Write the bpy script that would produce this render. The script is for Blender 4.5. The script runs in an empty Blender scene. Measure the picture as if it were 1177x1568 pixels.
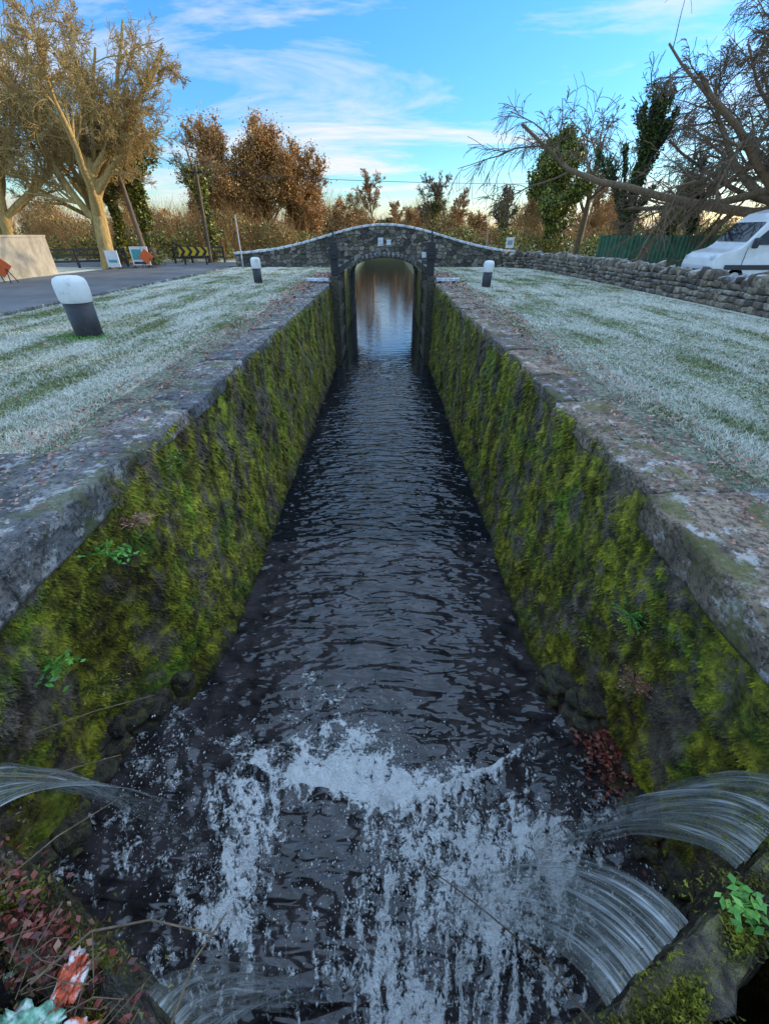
import bpy, math, numpy as np
from mathutils import Vector, Matrix
rng=np.random.default_rng(7)
rad=math.radians
# ------------------------------------------------------------------ noise
_pt=np.random.default_rng(1).permutation(256)
_rv=np.random.default_rng(2).random(256)
def vn(x,y,z=0.0):
    x,y,z=np.broadcast_arrays(np.asarray(x,float),np.asarray(y,float),np.asarray(z,float))
    xi=np.floor(x).astype(int);yi=np.floor(y).astype(int);zi=np.floor(z).astype(int)
    fx=x-xi;fy=y-yi;fz=z-zi
    fx=fx*fx*(3-2*fx);fy=fy*fy*(3-2*fy);fz=fz*fz*(3-2*fz)
    def h(a,b,c): return _rv[_pt[(_pt[(_pt[(xi+a)&255]+yi+b)&255]+zi+c)&255]]
    r=0
    for a in(0,1):
        for b in(0,1):
            for c in(0,1):
                r=r+h(a,b,c)*(fx if a else 1-fx)*(fy if b else 1-fy)*(fz if c else 1-fz)
    return r*2-1
def fbm(x,y,z=0.0,o=4):
    r=0;a=1;f=1
    for i in range(o):
        r=r+a*vn(np.asarray(x)*f+i*17.3,np.asarray(y)*f+i*5.1,np.asarray(z)*f);a*=.5;f*=2.03
    return r/1.9
def ss(a,b,x):
    t=np.clip((np.asarray(x,float)-a)/(b-a),0,1);return t*t*(3-2*t)
# ------------------------------------------------------------------ mesh helpers
def mkmesh(name,V,F,mat=None,smooth=False,uv=None,attrs=None):
    V=np.asarray(V,float).reshape(-1,3)
    me=bpy.data.meshes.new(name)
    if isinstance(F,np.ndarray):
        F=F.astype(np.int32);m,k=F.shape
        me.vertices.add(len(V));me.vertices.foreach_set('co',V.astype(np.float32).ravel())
        me.loops.add(m*k);me.loops.foreach_set('vertex_index',F.ravel())
        me.polygons.add(m);me.polygons.foreach_set('loop_start',np.arange(0,m*k,k,dtype=np.int32))
        me.polygons.foreach_set('loop_total',np.full(m,k,dtype=np.int32))
        me.update(calc_edges=True)
    else:
        me.from_pydata(V.tolist(),[],[list(map(int,f)) for f in F]);me.update()
    if uv is not None:
        l=me.uv_layers.new(name='UVMap')
        vi=np.empty(len(me.loops),dtype=np.int32);me.loops.foreach_get('vertex_index',vi)
        l.data.foreach_set('uv',np.asarray(uv,np.float32)[vi].ravel())
    if attrs:
        for k2,a in attrs.items():
            at=me.attributes.new(k2,'FLOAT','POINT');at.data.foreach_set('value',np.asarray(a,np.float32).ravel())
    if smooth: me.polygons.foreach_set('use_smooth',np.ones(len(me.polygons),dtype=bool))
    if mat:
        for m_ in (mat if isinstance(mat,(list,tuple)) else [mat]): me.materials.append(m_)
    return me
def obj(name,V,F,mat=None,smooth=False,uv=None,attrs=None,parent=None):
    V=np.asarray(V,float).reshape(-1,3)
    c=np.array([(V[:,0].min()+V[:,0].max())/2,(V[:,1].min()+V[:,1].max())/2,V[:,2].min()])
    me=mkmesh(name,V-c,F,mat,smooth,uv,attrs)
    o=bpy.data.objects.new(name,me);bpy.context.scene.collection.objects.link(o)
    o.location=c
    if parent:
        o.parent=parent;o.matrix_parent_inverse=Matrix.Translation(-Vector(parent.location))
    return o
def empty(name,loc):
    e=bpy.data.objects.new(name,None);bpy.context.scene.collection.objects.link(e);e.location=loc;e.empty_display_size=.3
    return e
class MB:
    def __init__(s): s.V=[];s.F=[];s.n=0
    def add(s,V,F):
        V=np.asarray(V,float).reshape(-1,3)
        s.V.append(V);s.F+= [[int(i)+s.n for i in f] for f in F];s.n+=len(V);return s
    def get(s): return np.concatenate(s.V),s.F
    def obj(s,name,mat,smooth=False,parent=None):
        V,F=s.get();return obj(name,V,F,mat,smooth,parent=parent)
def grid(nu,nv):
    i=np.arange(nu-1)[:,None]*nv+np.arange(nv-1)[None,:]
    i=i.ravel();return np.stack([i,i+nv,i+nv+1,i+1],1)
def box(x0,x1,y0,y1,z0,z1):
    V=[(x0,y0,z0),(x1,y0,z0),(x1,y1,z0),(x0,y1,z0),(x0,y0,z1),(x1,y0,z1),(x1,y1,z1),(x0,y1,z1)]
    F=[(0,3,2,1),(4,5,6,7),(0,1,5,4),(1,2,6,5),(2,3,7,6),(3,0,4,7)];return np.array(V,float),F
def cube_t(n):
    g=np.linspace(-1,1,n+1);idx={};V=[];F=[]
    def v(p):
        k=tuple(np.round(p,5))
        if k not in idx: idx[k]=len(V);V.append(k)
        return idx[k]
    for ax in range(3):
        for s in(-1,1):
            for i in range(n):
                for j in range(n):
                    q=[]
                    for a,b in((i,j),(i+1,j),(i+1,j+1),(i,j+1)):
                        p=[0,0,0];p[ax]=s;p[(ax+1)%3]=g[a];p[(ax+2)%3]=g[b];q.append(v(p))
                    if s<0:q=q[::-1]
                    F.append(q)
    return np.array(V),np.array(F)
CT3=cube_t(3);CT5=cube_t(9)
def blocks(C,H,r,nz,T=CT3,rotz=None,nf=3.0,tilt=0):
    V0,F0=T;C=np.asarray(C,float);H=np.asarray(H,float);N=len(C)
    P=V0[None]*H[:,None]
    r=np.minimum(r,H.min(1))[:,None,None] if np.ndim(r)==0 else np.asarray(r)[:,None,None]
    q=np.clip(P,-(H[:,None]-r),H[:,None]-r);d=P-q;L=np.linalg.norm(d,axis=2,keepdims=True)+1e-9
    P=q+d/L*r
    if rotz is not None:
        c=np.cos(rotz)[:,None];s=np.sin(rotz)[:,None]
        P=np.stack([P[...,0]*c-P[...,1]*s,P[...,0]*s+P[...,1]*c,P[...,2]],2)
    if tilt:
        a=rng.normal(0,tilt,(N,2));P[...,2]+=P[...,0]*a[:,:1]+P[...,1]*a[:,1:]
    W=P+C[:,None]
    for k in range(3):
        W[...,k]+=nz*fbm(W[...,0]*nf+k*31,W[...,1]*nf+k*7,W[...,2]*nf,3)
    F=(F0[None]+(np.arange(N)*len(V0))[:,None,None]).reshape(-1,4)
    return W.reshape(-1,3),F
def lathe(prof,c,n=20,lean=(0,0)):
    a=np.linspace(0,2*np.pi,n,endpoint=False);V=[]
    for r,z in prof:
        V+=[(c[0]+r*math.cos(t)+lean[0]*z,c[1]+r*math.sin(t)+lean[1]*z,c[2]+z) for t in a]
    F=[]
    for i in range(len(prof)-1):
        for j in range(n):
            k=(j+1)%n;F.append((i*n+j,i*n+k,(i+1)*n+k,(i+1)*n+j))
    F.append(tuple((len(prof)-1)*n+j for j in range(n)));return V,F
def tubes(P,R,s):
    B,n,_=P.shape
    T=np.gradient(P,axis=1);T/=np.linalg.norm(T,axis=2,keepdims=True)+1e-9
    ref=np.where(np.abs(T[:,:1,2:3])>.85,np.array([1.,0,0]),np.array([0,0,1.]))
    U=np.cross(T,np.broadcast_to(ref,T.shape));U/=np.linalg.norm(U,axis=2,keepdims=True)+1e-9
    W=np.cross(T,U);a=np.arange(s)*2*np.pi/s
    V=P[:,:,None]+R[:,:,None,None]*(U[:,:,None]*np.cos(a)[None,None,:,None]+W[:,:,None]*np.sin(a)[None,None,:,None])
    b=np.arange(B)[:,None,None]*n*s;i=np.arange(n-1)[None,:,None]*s;j=np.arange(s)[None,None,:];k=(j+1)%s
    F=np.stack([b+i+j,b+i+k,b+i+s+k,b+i+s+j],-1).reshape(-1,4)
    return V.reshape(-1,3),F
def cat(parts):
    V=[];F=[];n=0
    for v,f in parts: V.append(v);F.append(f+n);n+=len(v)
    return np.concatenate(V),np.concatenate(F)
def path_tube(pts,r0,r1,s=6):
    P=np.array(pts,float)[None];R=np.linspace(r0,r1,P.shape[1])[None];return tubes(P,R,s)
# ------------------------------------------------------------------ material helpers
class MT:
    def __init__(s,name):
        s.m=bpy.data.materials.new(name);s.m.use_nodes=True;s.t=s.m.node_tree;s.t.nodes.clear()
        s.out=s.t.nodes.new('ShaderNodeOutputMaterial')
    def n(s,t,ins=None,**pr):
        nd=s.t.nodes.new('ShaderNode'+t)
        for k,v in pr.items(): setattr(nd,k,v)
        for k,v in (ins or {}).items():
            if isinstance(v,bpy.types.NodeSocket): s.t.links.new(v,nd.inputs[k])
            elif v is not None: nd.inputs[k].default_value=v
        return nd
    def pos(s): return s.n('NewGeometry').outputs['Position']
    def isl(s): return s.n('NewGeometry').outputs['Random Per Island']
    def map(s,v,sc,loc=(0,0,0),rot=(0,0,0)): return s.n('Mapping',{0:v,1:loc,2:rot,3:sc}).outputs[0]
    def noise(s,sc,det=5,ro=.6,vec=None,ms=None,dist=0):
        v=vec if vec is not None else s.pos()
        if ms: v=s.map(v,ms)
        return s.n('TexNoise',{'Vector':v,'Scale':sc,'Detail':min(det,5),'Roughness':ro,'Distortion':dist}).outputs[0]
    def ramp(s,f,st):
        nd=s.n('ValToRGB',{0:f});e=nd.color_ramp.elements
        while len(e)<len(st): e.new(.5)
        for q,(p,c) in zip(e,st):
            q.position=p;q.color=(c,c,c,1) if not hasattr(c,'__len__') else (*c,1)
        return nd.outputs[0]
    def mix(s,f,a,b,bt='MIX'):
        nd=s.n('Mix',data_type='RGBA',blend_type=bt)
        for k,v in((0,f),(6,a),(7,b)):
            if isinstance(v,bpy.types.NodeSocket): s.t.links.new(v,nd.inputs[k])
            elif hasattr(v,'__len__'): nd.inputs[k].default_value=(*v,1)
            else: nd.inputs[k].default_value=v
        return nd.outputs[2]
    def math(s,op,a,b=0.0,clamp=False): return s.n('Math',{0:a,1:b},operation=op,use_clamp=clamp).outputs[0]
    def z(s,i='Z'): return s.n('SeparateXYZ',{0:s.pos()}).outputs[i]
    def nz(s,i='Z'): return s.n('SeparateXYZ',{0:s.n('NewGeometry').outputs['Normal']}).outputs[i]
    def bsdf(s,col,ro=.8,h=None,st=.5,di=.02,**kw):
        ins={'Roughness':ro}
        if isinstance(col,bpy.types.NodeSocket): ins['Base Color']=col
        else: ins['Base Color']=(*col,1)
        for k,v in kw.items(): ins[k.replace('_',' ')]=v
        if h is not None: ins['Normal']=s.n('Bump',{'Height':h,'Strength':st,'Distance':di}).outputs[0]
        b=s.n('BsdfPrincipled',ins);s.t.links.new(b.outputs[0],s.out.inputs[0]);return s.m
def simple(name,c,ro=.6,var=.25,sc=8,bump=.2,metal=0):
    t=MT(name);n=t.noise(sc,6);d=[x*(1-var) for x in c];l=[min(1,x*(1+var)) for x in c]
    return t.bsdf(t.ramp(n,[(.3,d),(.7,l)]),ro,n,bump,.01,Metallic=metal)
# moss
def moss_mat(name,k):
    t=MT(name);b=t.noise(8,5,.7);c=t.noise(2.0,5,.72,ms=(1,1,.6))
    moss=t.ramp(b,[(.33,(.03*k,.030*k,.004)),(.45,(.15*k,.145*k,.010)),(.57,(.35*k,.33*k,.02)),(.70,(.54*k,.48*k,.05))])
    g=t.ramp(t.noise(1.3,4,.6,ms=(1,1,1.5)),[(.50,0),(.66,.85)])
    moss2=t.mix(g,moss,t.ramp(b,[(.3,(.02,.045,.005)),(.50,(.10*k,.20*k,.012)),(.70,(.24*k,.42*k,.03))]))
    stone=t.ramp(t.noise(6,5,.7),[(.3,(.05,.040,.03)),(.55,(.20,.155,.11)),(.75,(.42,.34,.25))])
    f=t.ramp(c,[(.42,0),(.50,1)])
    col=t.mix(f,stone,moss2)
    st=t.ramp(t.noise(1,4,.65,ms=(3,3,.8),dist=1.0),[(.38,(.33,.29,.24)),(.56,(1,1,1))]);col=t.mix(1,col,st,'MULTIPLY')
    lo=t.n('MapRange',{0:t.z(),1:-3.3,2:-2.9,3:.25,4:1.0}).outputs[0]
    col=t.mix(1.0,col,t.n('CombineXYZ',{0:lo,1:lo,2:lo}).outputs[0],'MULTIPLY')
    return t.bsdf(col,.85,b,1,.06)
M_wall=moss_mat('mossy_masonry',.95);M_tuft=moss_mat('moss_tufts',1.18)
def cop(name,st,moss):
    t=MT(name);a=t.noise(2.2,5,.7);b=t.noise(22,5,.75);isl=t.isl()
    c=t.ramp(a,[(.3,st[0]),(.5,st[1]),(.7,st[2])])
    c=t.mix(t.ramp(b,[(.48,0),(.58,.8)]),c,(.035,.03,.028))
    c=t.mix(t.ramp(t.noise(5,5,.8),[(.54,0),(.61,.8)]),c,(.62,.63,.64))
    c=t.mix(t.ramp(t.noise(2.6,5,.7),[(.52,0),(.60,moss)]),c,(.13,.14,.03))
    c=t.mix(1,c,t.ramp(isl,[(0,(.65,.65,.7)),(.5,(1.05,1,.95)),(1,(1.15,1.02,.92))]),'MULTIPLY')
    return t.bsdf(c,.78,t.math('ADD',b,a),1,.04)
M_cop=cop('coping_stone',((.06,.06,.065),(.20,.20,.21),(.38,.38,.39)),.6)
M_cop2=cop('coping_sandstone',((.09,.068,.05),(.28,.21,.155),(.50,.39,.29)),.7)
def frost_mat(name,blade):
    t=MT(name);p=t.noise(.9,5,.6,ms=(1.3,.6,1));q=t.noise(11,5,.75);st=t.noise(1,4,.6,ms=(1.5,.12,1))
    green=t.ramp(q,[(.3,(.09,.12,.02)),(.7,(.32,.36,.09))])
    fr=t.ramp(t.noise(30,4,.8),[(.3,(.64,.62,.49)),(.7,(.97,.94,.86))])
    f=t.math('ADD',t.math('MULTIPLY',p,.75),t.math('MULTIPLY',q,.75))
    f=t.math('ADD',f,t.math('MULTIPLY',st,.70))
    if blade:
        f=t.math('ADD',f,t.n('MapRange',{0:t.z(),1:0.0,2:.04,3:-.16,4:.12}).outputs[0])
    f=t.ramp(t.math('SUBTRACT',f,.29),[(.66,.08),(.77,.62),(.89,1.0)])
    c=t.mix(f,green,fr)
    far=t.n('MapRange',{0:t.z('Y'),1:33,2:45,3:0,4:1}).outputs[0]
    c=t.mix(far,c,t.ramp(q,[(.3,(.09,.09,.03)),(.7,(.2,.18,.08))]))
    return t.bsdf(c,.9,q,1,.06)
M_lawn=frost_mat('frosted_ground',False);M_blade=frost_mat('frosted_blades',True)
t=MT('leafy_soil');q=t.noise(18,5,.8)
c=t.ramp(q,[(.3,(.03,.022,.015)),(.48,(.13,.09,.06)),(.58,(.28,.25,.2)),(.68,(.68,.69,.68))])
c=t.mix(t.ramp(t.noise(2,5),[(.42,0),(.55,.9)]),c,t.ramp(q,[(.35,(.06,.09,.02)),(.6,(.4,.42,.32))]))
M_soil=t.bsdf(c,.95,q,1,.06)
t=MT('asphalt');q=t.noise(60,4,.8);c=t.ramp(t.noise(.6,5,.7),[(.35,(.07,.07,.075)),(.65,(.15,.15,.155))])
c=t.mix(t.ramp(q,[(.5,0),(.75,.5)]),c,(.3,.3,.31));M_asph=t.bsdf(c,.6,q,.4,.01)
def leafmat(name,stops,ro=.6):
    t=MT(name);i=t.isl();c=t.ramp(i,stops);return t.bsdf(c,ro)
M_fallen=leafmat('fallen_leaves',[(0,(.16,.04,.03)),(.25,(.34,.10,.07)),(.5,(.44,.20,.14)),(.75,(.52,.34,.26)),(1,(.18,.10,.06))])
M_wetleaf=leafmat('wet_red_leaves',[(0,(.04,.014,.012)),(.4,(.17,.035,.03)),(.7,(.32,.07,.05)),(.9,(.32,.18,.11)),(1,(.04,.025,.018))],.35)
M_ivy=leafmat('ivy_leaves',[(0,(.02,.034,.008)),(.5,(.05,.08,.015)),(.85,(.11,.14,.025)),(1,(.2,.2,.04))],.45)
M_ivyy=leafmat('ivy_leaves_sunny',[(0,(.03,.045,.008)),(.4,(.11,.13,.015)),(.8,(.27,.27,.03)),(1,(.42,.36,.05))],.5)
M_orl=leafmat('russet_leaves',[(0,(.20,.09,.02)),(.5,(.50,.24,.06)),(1,(.68,.38,.12))])
M_hedge=leafmat('hedge_leaves',[(0,(.07,.05,.012)),(.35,(.15,.14,.03)),(.7,(.36,.25,.06)),(1,(.48,.31,.08))])
M_fresh=leafmat('fresh_leaves',[(0,(.05,.15,.02)),(.6,(.12,.34,.05)),(1,(.25,.48,.08))],.45)
def bark(name,d,l):
    t=MT(name);n=t.noise(6,5,.7,ms=(2,2,.5));return t.bsdf(t.ramp(n,[(.3,d),(.7,l)]),.9,n,.8,.04)
M_bg=bark('sunlit_golden_bark',(.22,.14,.045),(.60,.41,.15));M_bd=bark('dark_bark',(.035,.028,.02),(.13,.10,.07))  # M_bg: gold of the low sun is put into the bark colour
M_bo=bark('russet_twigs',(.22,.11,.035),(.54,.30,.11));M_bb=bark('brown_bark',(.08,.055,.033),(.26,.17,.10))
# rubble
t=MT('rubble_masonry');p=t.pos();pm=t.map(p,(1,1,1.5))
v=t.n('TexVoronoi',{'Vector':pm,'Scale':3.0,'Randomness':.9});e=t.n('TexVoronoi',{'Vector':pm,'Scale':3.0,'Randomness':.9},feature='DISTANCE_TO_EDGE')
cs=t.n('SeparateXYZ',{0:v.outputs['Color']}).outputs[0]
c=t.ramp(cs,[(0,(.05,.043,.036)),(.5,(.18,.155,.125)),(1,(.40,.345,.27))])
c=t.mix(t.ramp(t.noise(7,5,.75),[(.35,.6),(.6,0)]),c,(.04,.036,.032))
ed=t.ramp(e.outputs['Distance'],[(0,0),(.06,1)])
c=t.mix(ed,(.05,.046,.04),c);c=t.mix(t.ramp(t.noise(1.1,5,.7),[(.52,0),(.68,.6)]),c,(.14,.12,.04))
M_rub=t.bsdf(c,.85,t.math('ADD',ed,t.math('MULTIPLY',t.noise(12,5),.6)),1,.08)
t=MT('wall_stones');i=t.isl();n=t.noise(9,5,.75)
c=t.ramp(i,[(0,(.08,.062,.05)),(.4,(.21,.16,.115)),(.75,(.36,.275,.19)),(1,(.46,.38,.29))])
c=t.mix(t.ramp(n,[(.4,.75),(.6,0)]),c,(.05,.042,.035))
up=t.math('MULTIPLY',t.ramp(t.nz(),[(.6,0),(.92,1)]),t.ramp(t.noise(6,5),[(.4,.05),(.62,.8)]))
c=t.mix(up,c,(.6,.63,.67));M_stn=t.bsdf(c,.85,n,.8,.03)
t=MT('frosted_coping');n=t.noise(6,5,.75);c=t.ramp(n,[(.3,(.22,.22,.23)),(.46,(.55,.57,.6)),(.6,(.82,.84,.88))]);M_fcop=t.bsdf(c,.8,n,.6,.02)
t=MT('wet_rock');n=t.noise(7,5,.75);c=t.ramp(n,[(.35,(.02,.017,.014)),(.5,(.08,.065,.045)),(.62,(.14,.13,.03)),(.75,(.28,.26,.12))]);M_wet=t.bsdf(c,.4,n,1,.08)
t=MT('wet_timber');n=t.noise(9,5,.7,ms=(1,1,3));c=t.ramp(n,[(.35,(.012,.010,.008)),(.5,(.07,.052,.035)),(.65,(.17,.15,.06))]);M_wood=t.bsdf(c,.4,n,1,.06)
M_black=simple('black_paint',(.022,.022,.026),.45,.4,12,.3);
t=MT('white_paint');n=t.noise(5,5,.75);c=t.ramp(n,[(.3,(.45,.43,.38)),(.45,(.74,.74,.73)),(.8,(.83,.83,.82))]);M_white=t.bsdf(c,.6,n,.3,.01)
# water
def water_mat(name,foamy):
    t=MT(name)
    w1=t.noise(1,1,.4,ms=(1.5,4.6,1),dist=.7);w2=t.noise(1,1,.4,ms=(4.6,11,1),dist=.5)
    h=t.math('ADD',w1,t.math('MULTIPLY',w2,.34))
    calm=t.n('MapRange',{0:t.z('Y'),1:7,2:21,3:1.0,4:.05}).outputs[0]
    h=t.math('MULTIPLY',h,calm)
    bn=t.n('Bump',{'Height':h,'Strength':1,'Distance':.15})
    col=t.ramp(t.noise(.6,3),[(.3,(.010,.012,.017)),(.7,(.022,.022,.027))]) if not foamy else t.ramp(t.noise(3,4),[(.35,(.020,.017,.019)),(.65,(.08,.066,.070))])
    b=t.n('BsdfPrincipled',{'Base Color':col,'Roughness':.03,'IOR':1.62,'Normal':bn.outputs[0]})
    if not foamy:
        t.t.links.new(b.outputs[0],t.out.inputs[0]);return t.m
    at=t.n('Attribute',attribute_name='foam').outputs['Fac']
    uv=t.n('UVMap').outputs[0]
    n1=t.noise(1,4,.65,vec=uv,ms=(24,4.5,1),dist=.8);n2=t.noise(13,4,.7,dist=1.2);n3=t.noise(40,3,.7)
    s_=t.math('ADD',t.math('MULTIPLY',n1,.45),t.math('ADD',t.math('MULTIPLY',n2,.35),t.math('MULTIPLY',n3,.20)))
    f0=t.math('ADD',t.math('MULTIPLY',t.math('SUBTRACT',s_,.5),3.2),t.math('SUBTRACT',t.math('MULTIPLY',at,.44),.23))
    f=t.ramp(f0,[(0,0),(.04,.5),(.13,1)])
    fb=t.n('Bump',{'Height':t.math('ADD',t.math('MULTIPLY',s_,2.5),f),'Strength':1,'Distance':.05})
    fc=t.ramp(f0,[(.05,(.55,.57,.60)),(.22,(.95,.95,.96)),(.45,(1,1,1))])
    fo=t.n('BsdfPrincipled',{'Base Color':fc,'Roughness':.5,'Normal':fb.outputs[0]})
    mx=t.n('MixShader',{0:f,1:b.outputs[0],2:fo.outputs[0]});t.t.links.new(mx.outputs[0],t.out.inputs[0]);return t.m
M_water=water_mat('canal_water',False);M_foam=water_mat('foaming_water',True)
t=MT('falling_water');uv=t.n('UVMap').outputs[0]
n1=t.noise(1,4,.65,vec=uv,ms=(24,1.1,1),dist=.5);n2=t.noise(1,3,.6,vec=uv,ms=(90,3,1),dist=.3)
n=t.math('ADD',t.math('MULTIPLY',n1,.5),t.math('MULTIPLY',n2,.5))
ve=t.n('SeparateXYZ',{0:uv}).outputs[1]
al=t.math('SUBTRACT',t.ramp(n,[(.38,.22),(.5,.48),(.62,.8)]),t.math('MULTIPLY',t.ramp(ve,[(.35,0),(.95,1)]),t.ramp(t.noise(12,3),[(.40,1),(.60,.1)])),True)
c=t.ramp(n,[(.36,(.10,.10,.08)),(.50,(.24,.25,.23)),(.60,(.42,.44,.44)),(.70,(.9,.91,.93))])
M_fall=t.bsdf(c,.08,n,1,.05,Alpha=al)
t=MT('spray');M_spray=t.bsdf((.95,.96,.98),.25)

# ------------------------------------------------------------------ layout constants (metres)
ZW=-3.28; XL=-2.30; XR=2.14; YB0=31.5; YB1=37.4
ys=[-1500,-200,-40,-12,0,4,8,12,16,20,24,28,32,36,38,38.4,45,60,90,140,220,400,900,2500]
rows=[]
for y in ys:
    far=y>38.2
    lo=-3.6
    if far: L=[-7.0,-4.2];R=[4.2,7.0]
    else: L=[XL-.45,XL-1.6];R=[XR+1.6,XR+.45]
    xs=[-2500,-600,-150,-60,-30,-20,-14,-9,L[0]]
    rows.append([(x,y,0) for x in xs]+[(L[1],y,lo),(R[0],y,lo)]+[(-x if i else R[1],y,0) for i,x in enumerate(xs[::-1])])
V=np.array(rows);nv=V.shape[1];F=grid(len(ys),nv)
obj('ground',V.reshape(-1,3),F[:,::-1].copy(),M_lawn)
def strip(name,x0,x1,y0,y1,z,mat,nx=6,ny=60,amp=.12):
    u=np.linspace(0,1,nx);v=np.linspace(0,1,ny);Y,U=np.meshgrid(y0+(y1-y0)*v,u,indexing='ij')
    a=x0+amp*fbm(Y*1.3,Y*0+x0)*(1 if abs(x0)>2.6 else 0);b=x1+amp*fbm(Y*1.3,Y*0+9+x1)*(1 if abs(x1)>2.6 else 0)
    X=a+(b-a)*U;Z=z+0*X
    return obj(name,np.stack([X,Y,Z],-1).reshape(-1,3),grid(ny,nx)[:,::-1].copy(),mat)
strip('dirt_verge',-3.35,-2.5,-12,31,.006,M_soil,amp=.25);strip('dirt_verge',2.4,3.1,-12,31,.006,M_soil,amp=.25)
def T(x): return .72+1.58*np.exp(-(np.asarray(x)/5.4)**2)   # parapet top
def deck(x): return T(x)-1.0+.28*(1-np.exp(-(np.asarray(x)/5.4)**2))
yy=np.linspace(-40,31.4,60);xx=np.linspace(-17,-9.8,8);Y,X=np.meshgrid(yy,xx,indexing='ij')
mb=MB();mb.add(np.stack([X+.15*fbm(Y*.5,X*0)*(X>-10),Y,X*0+.012],-1).reshape(-1,3),grid(60,8)[:,::-1])
xx=np.linspace(-60,60,160);yy=np.linspace(31.4,37.3,6);X,Y=np.meshgrid(xx,yy,indexing='ij')
Z=np.maximum(.012,deck(X))
Y=np.where((np.abs(X)<9.5),np.clip(Y,31.95,36.95),Y)
mb.add(np.stack([X,Y,Z],-1).reshape(-1,3),grid(160,6));mb.obj('road',M_asph)
kc=[];kh=[]
for y in np.arange(3,30,.92): kc.append((-9.72,y,.03));kh.append((.07,.45,.06))
V,F=blocks(kc,kh,.02,.01);obj('kerb',V,F,M_cop)

# ------------------------------------------------------------------ lock walls
def wall_x(side,Y,z):
    base=XL if side<0 else XR
    near=ss(4.0,2.0,Y);low=ss(-.3,-2.8,z)
    fl=(.62 if side<0 else .45)*near*low+.18*near*(1 if side<0 else 0)
    am=.07+.13*near
    n=am*fbm(Y*1.1,z*1.1,side*7.)+.05*fbm(Y*5,z*5,side*3.,3)+.10*near*fbm(Y*3,z*3,5.+side,3)
    led=.10*ss(-2.9,-3.2,z)*(Y<20)
    return base+side*(fl+n+.02)-side*led
def lock_wall(side):
    yy=np.concatenate([np.linspace(-12,0,12)[:-1],np.linspace(0,6,130)[:-1],np.linspace(6,14,90)[:-1],np.linspace(14,31.6,70)])
    zz=np.linspace(-.06,-3.7,80);Y,Z=np.meshgrid(yy,zz,indexing='ij')
    X=wall_x(side,Y,Z);F=grid(len(yy),len(zz));
    if side<0:F=F[:,::-1].copy()
    e=empty('lock_wall',(side*2.3,10,0))
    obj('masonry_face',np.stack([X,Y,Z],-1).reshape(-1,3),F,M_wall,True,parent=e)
    N=150000;u=rng.random(N);Y=.6+21.5*u**1.9;Z=-.02-3.15*rng.random(N)**1.1
    Z=np.where(Y<2.7,Z-.18,Z)
    keep=fbm(Y*2.0,Z*1.5,side*4.)+.20*rng.normal(size=N)>-.12;Y=Y[keep];Z=Z[keep];N=len(Y)
    X=wall_x(side,Y,Z);s=(.010+.0038*Y)*rng.uniform(.5,1.5,N)
    nrm=-side
    clump=np.clip(fbm(Y*6,Z*6,2.)+.4,0,1)
    out=rng.uniform(.2,1.0,N)*s*1.2+clump*.045
    dy=rng.normal(0,.5,N)*s
    c=np.stack([X-nrm*.01,Y,Z],1)
    a=c+np.stack([0*s,-s*.6,s*.3],1);b=c+np.stack([0*s,s*.6,s*.3],1);d=c+np.stack([nrm*out,dy,-s*rng.uniform(.1,1.3,N)],1)
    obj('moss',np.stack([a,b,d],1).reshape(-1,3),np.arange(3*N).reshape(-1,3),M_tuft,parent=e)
    C=[];H=[];y=-11.
    while y<31.2:
        L=rng.uniform(.9,1.7);near=y<2.7
        w=rng.uniform(.30,.35) if not near else .42
        th=(.17 if near else .09)
        x=(XL if side<0 else XR)+side*(w-(.05 if near else .0)+rng.uniform(-.015,.02));
        C.append((x+ (side*.12 if near and side<0 else 0),y+L/2,-th+.03+rng.uniform(-.014,.014)));H.append((w,L/2-.008,th));y+=L
    V,F=blocks(C,H,.022,.05,CT5,rotz=rng.normal(0,.008,len(C)),nf=4.2,tilt=.014)
    obj('coping',V,F,M_cop if side<0 else M_cop2,True,parent=e)
    return e
wl=lock_wall(-1);wr=lock_wall(1)
C=[];H=[]
for i,(x,y,a,b) in enumerate([(-3.35,3.05,.4,.5),(-3.3,1.9,.42,.55),(-4.2,2.6,.4,.6),(-4.2,1.4,.4,.5),(-3.3,.7,.4,.5),(3.35,1.3,.5,.55),(3.3,2.4,.45,.5)]):
    C.append((x,y,-.03));H.append((a,b,.06))
V,F=blocks(C,H,.02,.02,CT5);obj('stone_paving',V,F,M_cop,True)

# ------------------------------------------------------------------ water
def wsheet(name,xa,xb,y0,y1,z,mat,nx=8,ny=20):
    Y,X=np.meshgrid(np.linspace(y0,y1,ny),np.linspace(xa,xb,nx),indexing='ij')
    return obj(name,np.stack([X,Y,X*0+z],-1).reshape(-1,3),grid(ny,nx)[:,::-1].copy(),mat)
wsheet('canal_water',-2.6,2.5,6.5,38.3,ZW,M_water);wsheet('canal_water',-6.9,6.9,38.3,420,ZW,M_water)
def edgeY(x): return 1.98+.17*(np.asarray(x)+.15)**2
def foam_low(X,Y):
    d=Y-edgeY(X)
    f=1.4*np.exp(-(d/.40)**2)*np.exp(-((X+.25)/1.05)**2)
    f+=.85*np.exp(-((X+.70)/.75)**2)*ss(2.5,.1,d)
    f+=.30*np.exp(-(d/.12)**2)
    f*=1-.8*ss(.9,1.9,X)*ss(.25,.6,d)
    return f-.55*ss(.5,2.8,d)-.15*ss(.6,1.2,X)+.3*fbm(X*2,Y*2)
yy=np.concatenate([np.linspace(1.4,4.5,120)[:-1],np.linspace(4.5,6.5,24)]);xx=np.linspace(-3.4,3.0,120)
Y,X=np.meshgrid(yy,xx,indexing='ij');f=foam_low(X,Y)
Z=ZW+.05*np.clip(f,0,1.2)*fbm(X*6,Y*6,0,3)
Z[-1]=ZW
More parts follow.
